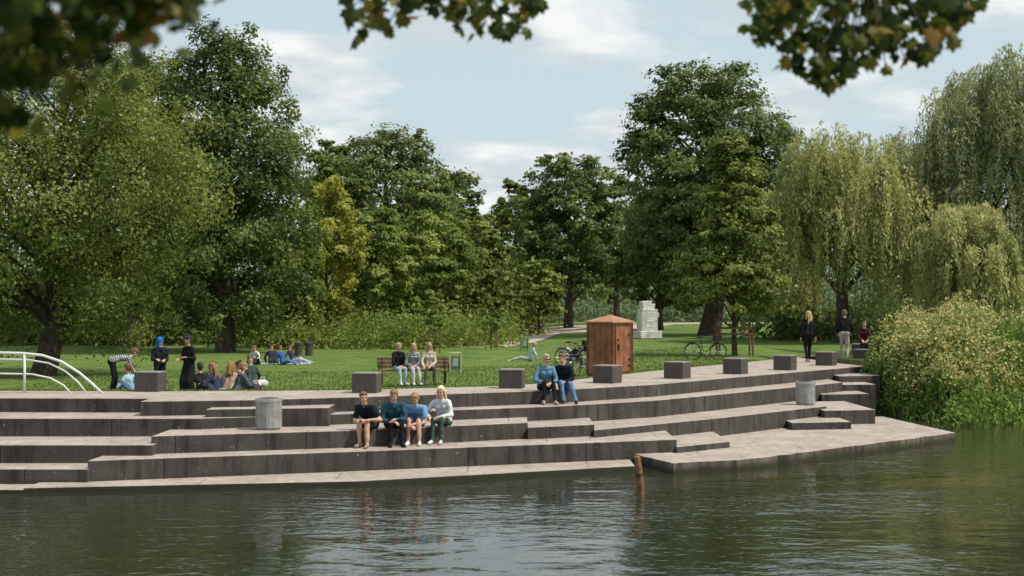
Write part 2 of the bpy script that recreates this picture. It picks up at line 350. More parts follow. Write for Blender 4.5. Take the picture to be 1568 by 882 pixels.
person('bending_woman',lp(172,41),-75,pelvis=(0,0,.95),lean=66,feet=((-.12,.02,.08),(.12,-.06,.08)),hands=((-.12,.62,.45),(.15,.62,.5)),look=(0,50),top=(.45,.45,.45),stripes=(.03,.03,.035),bottom=(.015,.015,.02),hair='tail',hairc=BROWN,fem=True,elbow=((-.6,0,1),(.6,0,1)),vox=.022,sc_=1.08)
def sitter(nm,px,D,h,mode=0,**k):
    if mode==0: f=((-.12,.5,.07),(.12,.52,.07)); hd=((-.12,.42,.35),(.12,.42,.35))
    elif mode==1: f=((-.1,.85,.07),(.12,.83,.07)); hd=((-.22,-.28,.05),(.22,-.28,.05))
    else: f=((.16,.25,.08),(-.16,.28,.08)); hd=((-.15,.3,.2),(.15,.3,.2))
    kn=((-.5,.3,1),(.5,.3,1)) if mode<2 else ((-1,.3,.25),(1,.3,.25))
    k.setdefault('hands',hd); k.setdefault('lean',14 if mode!=1 else -18)
    return person(nm,lp(px,D),h,pelvis=(0,0,.12),feet=f,knee=kn,vox=.024,**k)
sitter('crouching_woman',210,40.6,60,0,top=(.25,.38,.48),bottom=(.08,.12,.2),hair='tail',hairc=BROWN,fem=True,lean=25,sc_=1.2)
sitter('seated_picnicker',310,40.9,30,2,top=(.02,.02,.025),hair='tail',hairc=DBR,fem=True,sc_=1.15)
sitter('seated_picnicker',322,42.0,-20,2,top=(.10,.13,.18),hair='tail',hairc=BROWN,fem=True,sc_=1.15)
sitter('seated_picnicker',335,40.6,75,0,top=(.03,.04,.07),hair='long',hairc=(.22,.12,.06),fem=True,sc_=1.15)
sitter('seated_picnicker',350,41.3,-10,2,top=(.38,.28,.22),hair='long',hairc=(.25,.13,.06),fem=True,sc_=1.15)
sitter('seated_picnicker',362,40.8,-60,0,top=(.07,.09,.11),hair='tail',hairc=(.25,.13,.06),fem=True,sc_=1.15)
sitter('seated_picnicker',374,41.8,60,2,top=(.12,.05,.05),hair='bun',hairc=DBR,fem=True,sc_=1.15)
sitter('seated_picnicker',385,46,200,1,top=(.04,.06,.06),bottom=(.5,.5,.48),hair='bun',hairc=BROWN,fem=True,sc_=1.15)
sitter('lounging_person',394,64,150,0,top=(.55,.55,.52),hairc=BROWN)
sitter('lounging_person',417,65,200,1,top=(.03,.03,.05),hairc=DBR)
sitter('lounging_person',434,64,240,1,top=(.04,.1,.25),bottom=(.1,.2,.45),hairc=BROWN)
sitter('lounging_person',449,66,250,1,top=(.04,.04,.06),bottom=(.35,.42,.5),hairc=DBR)
sitter('lounging_person',812,64,90,1,top=(.35,.45,.5),bottom=(.3,.34,.36),hairc=GREY)
sitter('lounging_person',870,62,150,0,top=(.5,.5,.48),hairc=BROWN)
sitter('lounging_person',886,60,130,0,top=(.03,.03,.035),hairc=DBR)
for i,(px,D,c) in enumerate([(786,112,(.05,.05,.07)),(798,114,(.45,.42,.4)),(812,116,(.35,.2,.22)),(828,118,(.08,.12,.2))]):
    sitter('distant_person',px,D,170,0,top=c,hairc=BROWN)

# ---------------- terraces ----------------
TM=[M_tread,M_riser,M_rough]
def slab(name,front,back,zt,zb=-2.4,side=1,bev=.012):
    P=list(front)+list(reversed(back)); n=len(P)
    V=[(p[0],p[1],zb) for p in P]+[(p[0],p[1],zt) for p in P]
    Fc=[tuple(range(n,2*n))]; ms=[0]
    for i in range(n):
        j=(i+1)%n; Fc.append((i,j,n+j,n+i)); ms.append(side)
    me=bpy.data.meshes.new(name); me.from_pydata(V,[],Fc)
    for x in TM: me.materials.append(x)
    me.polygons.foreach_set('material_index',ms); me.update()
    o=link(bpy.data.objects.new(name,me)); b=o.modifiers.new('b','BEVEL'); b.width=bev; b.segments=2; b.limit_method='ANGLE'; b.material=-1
    return o
TER=link(bpy.data.objects.new('riverside_steps',None))
def W(px,D): return (X(px,D),D)
xs=np.concatenate([np.arange(-60,-8,4),[-7.7]]);
fr=[(x,float(L0(x))) for x in xs]+[(-7.66,29.35),(-5.5,29.8),(-3.3,30.8),(.93,33.2),(3.54,35.7),(5.6,38.6),(8.2,42.15),(10.8,45.7),(12.9,48.3),(16,51)]
bk=[(x,float(R(x))) for x in np.concatenate([np.arange(-60,0,4),np.arange(0,16.1,.5)])]
prom=slab('promenade',fr,bk,0.0)
S=[]
def sl(front,depth,zt,nm='terrace'):
    S.append(slab(nm,front,[(p[0],p[1]+depth) for p in front],zt))
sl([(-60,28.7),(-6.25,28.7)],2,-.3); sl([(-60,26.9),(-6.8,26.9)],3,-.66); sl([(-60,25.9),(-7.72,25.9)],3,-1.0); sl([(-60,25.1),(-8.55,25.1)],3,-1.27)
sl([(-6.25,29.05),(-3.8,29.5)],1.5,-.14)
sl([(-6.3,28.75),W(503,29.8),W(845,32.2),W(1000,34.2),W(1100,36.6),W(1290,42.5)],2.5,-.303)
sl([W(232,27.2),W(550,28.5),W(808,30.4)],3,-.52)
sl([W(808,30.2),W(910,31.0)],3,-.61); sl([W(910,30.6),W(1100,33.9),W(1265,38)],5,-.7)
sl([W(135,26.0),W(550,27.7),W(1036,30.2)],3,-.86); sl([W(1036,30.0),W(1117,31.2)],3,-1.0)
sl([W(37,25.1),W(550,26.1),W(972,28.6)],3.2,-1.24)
# jagged front edge of the old platform
rg=np.random.RandomState(4); base=[W(957,30.3),W(1030,28.1),W(1130,28.7),W(1250,30.5),W(1462,34.9)]; pf=[base[0]]
for a,b in zip(base[:-1],base[1:]):
    k=max(2,int(math.hypot(b[0]-a[0],b[1]-a[1])/.3))
    for i in range(1,k+1): t=i/k; e=0 if i==k else .035; pf.append((a[0]+(b[0]-a[0])*t+rg.normal()*e*.4,a[1]+(b[1]-a[1])*t+rg.normal()*e))
pl=slab('platform',pf,[W(1000,33),W(1200,40),W(1352,40)],-1.13,side=2)
S.append(pl)
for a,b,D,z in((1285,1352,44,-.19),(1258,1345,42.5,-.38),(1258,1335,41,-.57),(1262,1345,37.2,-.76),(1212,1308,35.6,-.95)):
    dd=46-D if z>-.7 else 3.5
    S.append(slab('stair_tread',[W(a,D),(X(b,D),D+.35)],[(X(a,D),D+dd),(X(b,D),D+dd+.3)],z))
for s in S: s.parent=TER
prom.parent=TER

for px,b in((231,600),(562,602),(784,595),(930,587),(1037,580),(1126,573),(1202,567),(1265,560),(1321,555)):
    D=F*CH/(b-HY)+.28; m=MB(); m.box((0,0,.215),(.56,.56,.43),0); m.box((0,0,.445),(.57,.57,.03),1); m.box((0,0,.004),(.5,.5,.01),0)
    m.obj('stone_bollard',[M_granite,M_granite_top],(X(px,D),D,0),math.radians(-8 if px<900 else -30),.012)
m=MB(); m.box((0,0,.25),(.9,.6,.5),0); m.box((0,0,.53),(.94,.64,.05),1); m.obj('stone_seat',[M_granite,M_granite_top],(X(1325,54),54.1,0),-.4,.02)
for px,D,z in((412,28.72,-.52),(1233,38.6,-.7)):
    m=MB(); m.tube([(0,0,0),(0,0,.04),(0,0,.041),(0,0,.56)],[.235,.235,.26,.26],28,0); m.tube([(0,0,.56),(0,0,.575),(0,0,.63)],[.265,.27,.27],28,1)
    m.tube([(0,0,.631),(0,0,.636)],[.2,.2],24,2); 
    for a in range(0,360,30): m.box((.262*math.cos(math.radians(a)),.262*math.sin(math.radians(a)),.3),(.008,.01,.5),1,Matrix.Rotation(math.radians(a),3,'Z'))
    m.obj('litter_bin',[M_bin,M_steel,M_black],(X(px,D),D,z),0,.004)
# kiosk
kx,ky=X(934,46),46; kz=ZZ(576,46)
m=MB(); w=1.02; hh=1.72
m.box((0,0,hh/2),(w,w,hh),0); m.box((0,0,.05),(w+.04,w+.04,.1),1)
for s in(-1,1):
    for t in(-1,1): m.box((s*(w/2),t*(w/2),hh/2+.05),(.05,.05,hh-.12),1)
m.box((w/2+.012,0,.9),(.02,.74,1.5),0)
for z in(.17,1.65): m.box((w/2+.02,0,z),(.03,.8,.04),1)
for y in(-.39,.39): m.box((w/2+.02,y,.91),(.03,.04,1.45),1)
m.box((w/2+.045,-.27,.95),(.05,.035,.2),2); m.box((w/2+.03,-.27,1.2),(.02,.06,.06),2)
for y in(-.2,.05,.3): m.box((w/2+.024,y,.9),(.006,.01,1.4),1)
for z in(.35,.55,1.35): m.box((w/2+.026,.3,z),(.02,.1,.05),2)
for x_ in(-.25,.0,.25): m.box((x_,-w/2-.005,.9),(.012,.008,1.6),1)
o=w/2+.07
V=[(-o,-o,hh),(o,-o,hh),(o,o,hh),(-o,o,hh),(-o,-o,hh+.05),(o,-o,hh+.05),(o,o,hh+.05),(-o,o,hh+.05),(0,0,hh+.27)]
m.add(V,[(3,2,1,0),(0,1,5,4),(1,2,6,5),(2,3,7,6),(3,0,4,7),(4,5,8),(5,6,8),(6,7,8),(7,4,8)],3)
m.obj('corten_kiosk',[M_corten,M_cortend,M_black,mat('kiosk_roof',(.34,.17,.1),.6,.2,4)],(kx,ky,kz),math.radians(-42),.006)
# bench
bx=X(633,BD); m=MB()
for i in range(4): m.box((0,-.2+i*.13,.44),(2.3,.11,.035),0)
for i in range(3): m.box((0,.34+i*.03,.55+i*.12),(2.3,.03,.10),0)
for x_ in(-1.0,0,1.0):
    m.box((x_,.0,.4),(.05,.56,.05),1); m.box((x_,-.2,.2),(.05,.05,.4),1); m.tube([(x_,.28,0),(x_,.3,.45),(x_,.42,.85)],.025,6,1)
for x_ in(-1.1,1.1): m.tube([(x_,-.22,.42),(x_,-.24,.64),(x_,.36,.66)],.02,6,1)
m.obj('park_bench',[M_wood,M_black],(bx,BD+.12,bz),.12,.004)
HD=32.2
def arc(pts,D): return [(X(a,D),D,ZZ(b,D)) for a,b in pts]
m=MB()
m.tube([(-40,HD,ZZ(540,HD))]+arc([(-200,540),(0,540),(35,541),(65,544),(95,554),(122,571),(142,588),(158,603)],HD),.03,10)
m.tube([(-40,HD,ZZ(550,HD))]+arc([(-200,550),(0,550),(45,551),(75,556),(100,568),(120,585),(134,603)],HD),.02,8)
m.tube([(-40,HD,ZZ(572,HD))]+arc([(-200,572),(0,572),(50,573),(78,579),(98,590),(110,603)],HD),.02,8)
m.tube(arc([(38,541),(38,604)],HD),.03,8)
for px in(-110,-260,-400): m.tube(arc([(px,541),(px,604)],HD),.03,8)
m.obj('curved_handrail',[M_white],smooth=True)
def frame_bin(px,D,c):
    m=MB(); m.box((0,0,.36),(.34,.3,.5),0); 
    for a in(-1,1): m.box((a*.2,0,.36),(.05,.34,.74),1)
    m.box((0,0,.74),(.46,.36,.05),1); m.box((0,-.155,.4),(.2,.01,.3),2)
    x=X(px,D); m.obj('park_litter_bin',[mat('bin_green',(.08,.14,.09),.5),mat('bin_frame',c,.5),mat('bin_label',(.3,.34,.28),.6)],(x,D,float(gz(x,D))),.1,.006)
frame_bin(697,53,(.42,.45,.2)); frame_bin(803,78,(.15,.3,.1))
for px,D in((457,74),(473,75),(905,78),(1007,100)):
    m=MB(); m.tube([(0,0,0),(0,0,.7),(0,0,.74)],[.2,.21,.17],14,0); m.tube([(0,0,.56),(0,0,.6)],[.222,.222],14,1); x=X(px,D); m.obj('waste_drum',[mat('drum_dark',(.06,.05,.045),.8),M_black],(x,D,float(gz(x,D))))
D=92; x=X(991,D); m=MB(); m.box((0,0,.25),(1.5,1.4,.5),0); 
m.box((0,0,1.2),(1.12,.9,1.4),0); m.box((.06,-.03,1.55),(1.2,.85,.3),0,Matrix.Rotation(.06,3,'Y')); m.box((-.12,0,2.15),(.68,.6,.55),0,Matrix.Rotation(-.06,3,'Y')); m.box((.33,0,2.05),(.24,.5,.4),0,Matrix.Rotation(.1,3,'Y')); m.box((-.05,-.44,.95),(.5,.08,.5),0)
m.obj('stone_sculpture',[M_stone],(x,D,float(gz(x,D))+.02),.3,.07)
D=24.9; m=MB(); m.tube([(0,0,-1.0),(0,0,.1),(-.01,.01,.4),(-.035,.01,.66),(-.03,.01,.68)],[.062,.066,.062,.06,.04],9,0); m.tube([(-.008,0,.33),(-.012,0,.37)],[.068,.068],9,1)
o=m.obj('wooden_mooring_post',[mat('wet_wood',(.16,.085,.04),.7,.6,9,.01,30),mat('algae',(.03,.03,.02),.6)],(X(981,D),D,WZ)); o.rotation_euler=(0,-.05,0)
def bike(px,D,rz,c):
    m=MB()
    for cx in(-.54,.54):
        m.tube([(cx+.335*math.cos(a),0,.35+.335*math.sin(a)) for a in np.linspace(0,2*math.pi,29)[:-1]],.019,6,1,closed=True)
        for k in range(12):
            a=k*math.pi/6; m.tube([(cx,0,.35),(cx+.33*math.cos(a),0,.35+.33*math.sin(a))],.0025,3,2)
        m.tube([(cx,-.04,.35),(cx,.04,.35)],.025,8,2)
        m.tube([(cx+.375*math.cos(a),0,.35+.375*math.sin(a)) for a in np.linspace(.1,2.7,14)],.014,4,0)
    bb=(-.05,0,.3); st=(-.2,0,.78); hd=(.36,0,.82)
    for a,b,r in((bb,st,.017),(bb,(.39,0,.62),.02),((-.17,0,.68),hd,.017),((-.54,0,.35),bb,.012),((-.54,0,.35),(-.17,0,.7),.01),((.54,0,.35),hd,.015),(hd,(.33,0,1.0),.015),(st,(-.22,0,.93),.013)): m.tube([a,b],r,6,0)
    m.tube([(.12,-.28,1.04),(.26,-.24,1.05),(.33,0,1.02),(.26,.24,1.05),(.12,.28,1.04)],.012,6,0)
    m.ell((-.24,0,.96),(.14,.08,.035),1); m.box((-.6,0,.74),(.36,.13,.02),0); m.tube([(-.55,.0,.74),(-.55,0,.36)],.007,4,0)
    m.box((.52,0,.92),(.26,.32,.2),1); m.tube([(-.05,-.09,.3),(-.05,.09,.3)],.05,10,2); m.tube([(-.05,-.09,.3),(.05,-.1,.18)],.01,5,2)
    m.tube([(-.2,.04,.3),(-.32,.2,.0)],.009,5,0)
    x=X(px,D); m.obj('bicycle',[mat('bike_paint',c,.35),M_rubber,M_steel],(x,D,float(gz(x,D))+.01),rz)
bike(1080,58.5,.15,(.02,.025,.03)); bike(893,49,1.1,(.03,.03,.03)); bike(880,57,.4,(.03,.05,.06))
for px,D,c in((228,39.9,(.3,.1,.08)),(340,39.6,(.5,.45,.4)),(402,46,(.5,.5,.48)),(460,66,(.5,.5,.5)),(392,43.5,(.05,.05,.07))):
    m=MB(); m.ell((0,0,.12),(.2,.14,.14)); m.tube([(-.1,0,.2),(-.05,0,.33),(.05,0,.33),(.1,0,.2)],.012,6); x=X(px,D); m.obj('bag',[cloth(c)],(x,D,float(gz(x,D))),.3,smooth=True)
for px,D,c in((348,41.2,(.25,.2,.2)),(432,65,(.3,.35,.4))):
    x=X(px,D); m=MB(); m.box((0,0,.02),(2.6,1.6,.02)); m.obj('picnic_blanket',[cloth(c)],(x,D,float(gz(x,D))),.2,.005)

# ---------------- ground / water ----------------
def grassmat(name,c1,c2,c3):
    m=bpy.data.materials.new(name); nt,N,L,b=nodes(m); g=N.new('ShaderNodeNewGeometry')
    def nz(s,d): n=N.new('ShaderNodeTexNoise'); n.inputs['Scale'].default_value=s; n.inputs['Detail'].default_value=d; L.new(g.outputs['Position'],n.inputs['Vector']); return n.outputs['Fac']
    r=N.new('ShaderNodeValToRGB'); r.color_ramp.elements[0].position=.35; r.color_ramp.elements[1].position=.7; r.color_ramp.elements[0].color=(*c1,1); r.color_ramp.elements[1].color=(*c2,1); L.new(nz(.35,6),r.inputs[0])
    r2=N.new('ShaderNodeValToRGB'); r2.color_ramp.elements[0].position=.45; r2.color_ramp.elements[1].position=.75; r2.color_ramp.elements[0].color=(0,0,0,1); L.new(nz(1.3,7),r2.inputs[0])
    mx=N.new('ShaderNodeMix'); mx.data_type='RGBA'; L.new(r2.outputs[0],mx.inputs[0]); L.new(r.outputs[0],mx.inputs[6]); mx.inputs[7].default_value=(*c3,1)
    r3=N.new('ShaderNodeValToRGB'); r3.color_ramp.elements[0].position=.3; r3.color_ramp.elements[1].position=.7; r3.color_ramp.elements[0].color=(.5,.5,.5,1); r3.color_ramp.elements[1].color=(1.35,1.35,1.35,1); L.new(nz(9,4),r3.inputs[0])
    m3=N.new('ShaderNodeMix'); m3.data_type='RGBA'; m3.blend_type='MULTIPLY'; m3.inputs[0].default_value=1; L.new(mx.outputs[2],m3.inputs[6]); L.new(r3.outputs[0],m3.inputs[7])
    L.new(m3.outputs[2],b.inputs['Base Color']); b.inputs['Roughness'].default_value=.9; b.inputs['Specular IOR Level'].default_value=.1
    bp=N.new('ShaderNodeBump'); bp.inputs['Distance'].default_value=.05; bp.inputs['Strength'].default_value=.8; L.new(nz(18,5),bp.inputs['Height']); L.new(bp.outputs[0],b.inputs['Normal'])
    return m
M_lawn=grassmat('lawn_grass',(.07,.125,.025),(.11,.18,.038),(.18,.205,.065))
xg=np.concatenate([[-600,-300,-150,-90],np.arange(-60,60,1.0),[60,90,150,300,600]])
off=np.concatenate([[-1.0,-.5,0],np.arange(.5,10,.75),np.arange(10,60,2.5),[60,75,90,110,130,150,180,220,260,320,450,700]])
rows=[]
for yy,z in((-400,.2),(-6,.2),(1.5,.15),(3.5,-1.6),(6,-2.3),(20,-2.3)): rows.append(np.stack([xg,np.full(len(xg),yy),np.full(len(xg),z)],1))
for o in off:
    y=R(xg)+o; z=gz(xg,y)
    if o<-.7: z=z*0-2.2
    elif o<0: z=z*0-.07
    rows.append(np.stack([xg,y,z],1))
Vv=np.concatenate(rows); nx=len(xg); nr=len(rows)
Fq=[(r*nx+i,r*nx+i+1,(r+1)*nx+i+1,(r+1)*nx+i) for r in range(nr-1) for i in range(nx-1)]
me=bpy.data.meshes.new('ground'); me.from_pydata(Vv.tolist(),[],Fq); me.materials.append(M_lawn); me.polygons.foreach_set('use_smooth',[True]*len(Fq)); link(bpy.data.objects.new('ground',me))
M_path=mat('gravel_path',(.42,.34,.29),.9,.12,1.5,.01,30)
def path(name,pts,wid):
    pts=np.array(pts,float); k=len(pts); t=np.linspace(0,k-1,60); px=np.interp(t,range(k),pts[:,0]); py=np.interp(t,range(k),pts[:,1])
    ker=np.ones(7)/7; px[3:-3]=np.convolve(px,ker,'valid'); py[3:-3]=np.convolve(py,ker,'valid')
    dx=np.gradient(px);dy=np.gradient(py);l=np.hypot(dx,dy); nx_=-dy/l;ny=dx/l
    V=[];
    for i in range(60):
        for s in(-1,-.33,.33,1): a=px[i]+nx_[i]*wid/2*s; b=py[i]+ny[i]*wid/2*s; V.append((a,b,float(gz(a,b))+.03))
    Fc=[(i*4+j,i*4+j+1,i*4+j+5,i*4+j+4) for i in range(59) for j in range(3)]
    me=bpy.data.meshes.new(name); me.from_pydata(V,[],Fc); me.materials.append(M_path); link(bpy.data.objects.new(name,me))
path('footpath',[(X(700,84),84),(X(765,96),96),(X(800,112),112),(X(850,128),128),(X(930,140),140),(X(1010,146),146),(X(1090,150),150),(X(1250,150),150)],6)
path('footpath',[(X(1010,146),146),(X(950,122),122),(X(880,112),112),(X(845,118),118),(X(820,125),125)],4)
def shore(x): return np.interp(x,[11.2,11.8,12.5,14.7,30,120],[46,41.2,39,40.3,43.5,50])
def bankz(x,y): d=np.clip((y-shore(x))/5,0,1); return -1.65+1.8*(d*d*(3-2*d))**.8
bxg=np.concatenate([np.arange(11.2,30,.4),[35,45,60,90,120]]); V=[]
for o in (-.4,0,.3,.7,1.2,2,3,4,5,7,10,14,18):
    y=shore(bxg)+o; V.append(np.stack([bxg,y,bankz(bxg,y)],1))
V=np.concatenate(V); n=len(bxg); Fq=[(r*n+i,r*n+i+1,(r+1)*n+i+1,(r+1)*n+i) for r in range(12) for i in range(n-1)]
me=bpy.data.meshes.new('river_bank'); me.from_pydata(V.tolist(),[],Fq); me.materials.append(grassmat('bank_soil',(.03,.05,.015),(.06,.08,.02),(.08,.07,.04))); link(bpy.data.objects.new('river_bank',me))
# water
m=bpy.data.materials.new('river_water'); nt,N,L,b=nodes(m)
b.inputs['Base Color'].default_value=(.022,.026,.014,1); b.inputs['Roughness'].default_value=.03; b.inputs['IOR'].default_value=1.333; b.inputs['Specular IOR Level'].default_value=.75
g=N.new('ShaderNodeNewGeometry'); mp=N.new('ShaderNodeMapping'); mp.inputs['Scale'].default_value=(.8,1.3,1); mp.inputs['Rotation'].default_value=(0,0,.35); L.new(g.outputs['Position'],mp.inputs[0])
def nz(s,d,r=.5): n=N.new('ShaderNodeTexNoise'); n.inputs['Scale'].default_value=s; n.inputs['Detail'].default_value=d; n.inputs['Roughness'].default_value=r; n.inputs['Distortion'].default_value=.4; L.new(mp.outputs[0],n.inputs['Vector']); return n.outputs['Fac']
big=nz(.13,2); rr=N.new('ShaderNodeMapRange'); rr.inputs[1].default_value=.42; rr.inputs[2].default_value=.58; rr.inputs[3].default_value=.25; rr.inputs[4].default_value=1.0; L.new(big,rr.inputs[0])
b1=N.new('ShaderNodeBump'); b1.inputs['Distance'].default_value=.022; L.new(nz(.9,2),b1.inputs['Height']); b1.inputs['Strength'].default_value=1
b2=N.new('ShaderNodeBump'); b2.inputs['Distance'].default_value=.022; L.new(nz(2.6,2,.45),b2.inputs['Height']); L.new(rr.outputs[0],b2.inputs['Strength']); L.new(b1.outputs[0],b2.inputs['Normal'])
b3=N.new('ShaderNodeBump'); b3.inputs['Distance'].default_value=.006; L.new(nz(9,1),b3.inputs['Height']); L.new(rr.outputs[0],b3.inputs['Strength']); L.new(b2.outputs[0],b3.inputs['Normal']); L.new(b3.outputs[0],b.inputs['Normal'])
me=bpy.data.meshes.new('river_water'); me.from_pydata([(-600,2,WZ),(600,2,WZ),(600,60,WZ),(-600,60,WZ)],[],[(0,1,2,3)]); me.materials.append(m); link(bpy.data.objects.new('river_water',me))

# ---------------- vegetation ----------------
def quadmesh(name,parts,mats):
    Vs=[];Fs=[];Ms=[];As=[];o=0
    for V,Fq,mi,val in parts:
        Vs.append(V); Fs.append(Fq+o); o+=len(V); Ms.append(np.full(len(Fq),mi) if np.isscalar(mi) else mi); As.append(np.full(len(Fq),val) if np.isscalar(val) else val)
    V=np.concatenate(Vs).astype(np.float32); Fq=np.concatenate(Fs).astype(np.int32); Mi=np.concatenate(Ms).astype(np.int32); A=np.concatenate(As).astype(np.float32)
    me=bpy.data.meshes.new(name); me.vertices.add(len(V)); me.vertices.foreach_set('co',V.ravel())
    me.loops.add(len(Fq)*4); me.loops.foreach_set('vertex_index',Fq.ravel()); me.polygons.add(len(Fq))
    me.polygons.foreach_set('loop_start',np.arange(0,len(Fq)*4,4,dtype=np.int32)); 
    me.update(calc_edges=True)
    for x in mats: me.materials.append(x)
    me.polygons.foreach_set('material_index',Mi)
    a=me.attributes.new('val','FLOAT','FACE'); a.data.foreach_set('value',A)
    me.update(); return link(bpy.data.objects.new(name,me))
def unit(v): return v/np.maximum(np.linalg.norm(v,axis=1,keepdims=True),1e-6)
def diamonds(C,Nn,hl,hw,rg,tang=None):
    n=len(C); Nn=unit(Nn); r=rg.normal(size=(n,3)) if tang is None else tang
    t=unit(r-(r*Nn).sum(1,keepdims=True)*Nn); b=np.cross(Nn,t)
    hl=np.broadcast_to(hl,(n,))[:,None]; hw=np.broadcast_to(hw,(n,))[:,None]
    V=np.stack([C-t*hl,C+b*hw+Nn*hw*.25,C+t*hl,C-b*hw+Nn*hw*.25],1).reshape(-1,3)
    return V,np.arange(4*n).reshape(-1,4)
def qtube(pts,rad,n=7):
    m=MB(); m.tube(pts,rad,n); V=np.array(m.v); Fq=np.array([f for f in m.f if len(f)==4][: (len(pts)-1)*n]); return V,Fq
def limbs(parts,x,y,z0,H,tr,targets,rg,th=.78,lean=(0,0)):
    k=6; P=[]; Rr=[]
    for i in range(k):
        t=i/(k-1); P.append((x+lean[0]*t+rg.normal()*tr*.35*(i>0),y+lean[1]*t+rg.normal()*tr*.3*(i>0),z0-.2+H*th*t)); Rr.append(tr*(1.25 if i==0 else 1-.8*t))
    parts.append((*qtube(P,Rr,9),1,.5))
    P=np.array(P)
    for c in targets:
        zr=max(.18,min(.9,((c[2]-z0)-.55*math.hypot(c[0]-x,c[1]-y)-.6)/(H*th))); 
        s=np.array([np.interp(zr,np.linspace(0,1,k),P[:,j]) for j in range(3)]); c=np.array(c); mid=(s+c)/2+np.array([0,0,.12*np.linalg.norm(c-s)])+rg.normal(size=3)*.15
        r0=tr*(1-.8*zr)*.5; parts.append((*qtube([s,mid,c,c+(c-mid)*.35],[r0,r0*.6,r0*.3,r0*.08],6),1,.5))
def prof(t,shape):
    if shape=='cone': return (1-t)**.65*.95+.12
    return math.sin(math.pi*(.14+.80*t))**.62
def tree(name,x,y,H,rx,cb,seed,mleaf,n=30000,nl=24,leaf=.2,tr=.3,droop=0,shape='round',lean=(0,0),sub=20,lr_k=.88,tight=.17):
    rg=np.random.RandomState(seed); z0=float(gz(x,y)); parts=[]; lob=[]
    for i in range(nl):
        t=(i+.5)/nl; p=prof(t,shape); a=i*2.3999+rg.rand()*.8; lr=rx*rg.uniform(.24,.40)*(.45+.6*p)*lr_k
        rad=max(0,rx*p-lr*.75)*math.sqrt(rg.uniform(.3,1)); 
        cz=z0+cb+lr*.5+(H-cb-1.25*lr)*t
        lob.append((x+lean[0]*t+rad*math.cos(a),y+lean[1]*t+rad*math.sin(a),cz,lr,rg.rand()))
    for i in range(int(nl*.9)):
        t=rg.rand(); p=prof(t,shape); a=rg.rand()*6.28; lr=rx*rg.uniform(.08,.15); rad=rx*p*rg.uniform(.8,1.02)
        lob.append((x+lean[0]*t+rad*math.cos(a),y+lean[1]*t+rad*math.sin(a),z0+cb+(H-cb)*(.02+.98*t)-lr*.6,lr,rg.rand()))
    tot=sum(l[3]**2 for l in lob)
    Cs=[];Ns=[];Vs=[]
    for lx,ly,lz,lr,lv in lob:
        m=int(n*lr*lr/tot); d=unit(rg.normal(size=(sub,3))+np.array([0,0,.3])); rr=lr*rg.uniform(.45,1.15,(sub,1))
        sc_=np.array([1,1,.78]); cen=np.array([lx,ly,lz])+d*rr*sc_; sv=rg.rand(sub); k=rg.randint(0,sub,m)
        off=rg.normal(size=(m,3))*lr*tight*np.array([1.25,1.25,.55])
        if droop>0: off[:,2]-=np.abs(rg.normal(size=m))*droop
        C=cen[k]+off; Cs.append(C); Ns.append(unit(C-np.array([lx,ly,lz]))*.8+unit(C-np.array([x,y,z0+H*.5]))*.5+rg.normal(size=(m,3))*.5+np.array([0,0,.5]))
        Vs.append(np.clip(.42*lv+.36*sv[k]+.26*rg.rand(m)-.02,0,1))
    C=np.concatenate(Cs);Nn=np.concatenate(Ns);v=np.concatenate(Vs)
    C[:,2]=np.maximum(C[:,2],z0+.15)
    s=leaf*rg.uniform(.55,1.15,len(C)); V,Fq=diamonds(C,Nn,s*.62,s*.40,rg); parts.append((V,Fq,0,v))
    limbs(parts,x,y,z0,H,tr,[l[:3] for l in lob[:nl]],rg,lean=lean)
    return quadmesh(name,parts,[mleaf,M_bark])
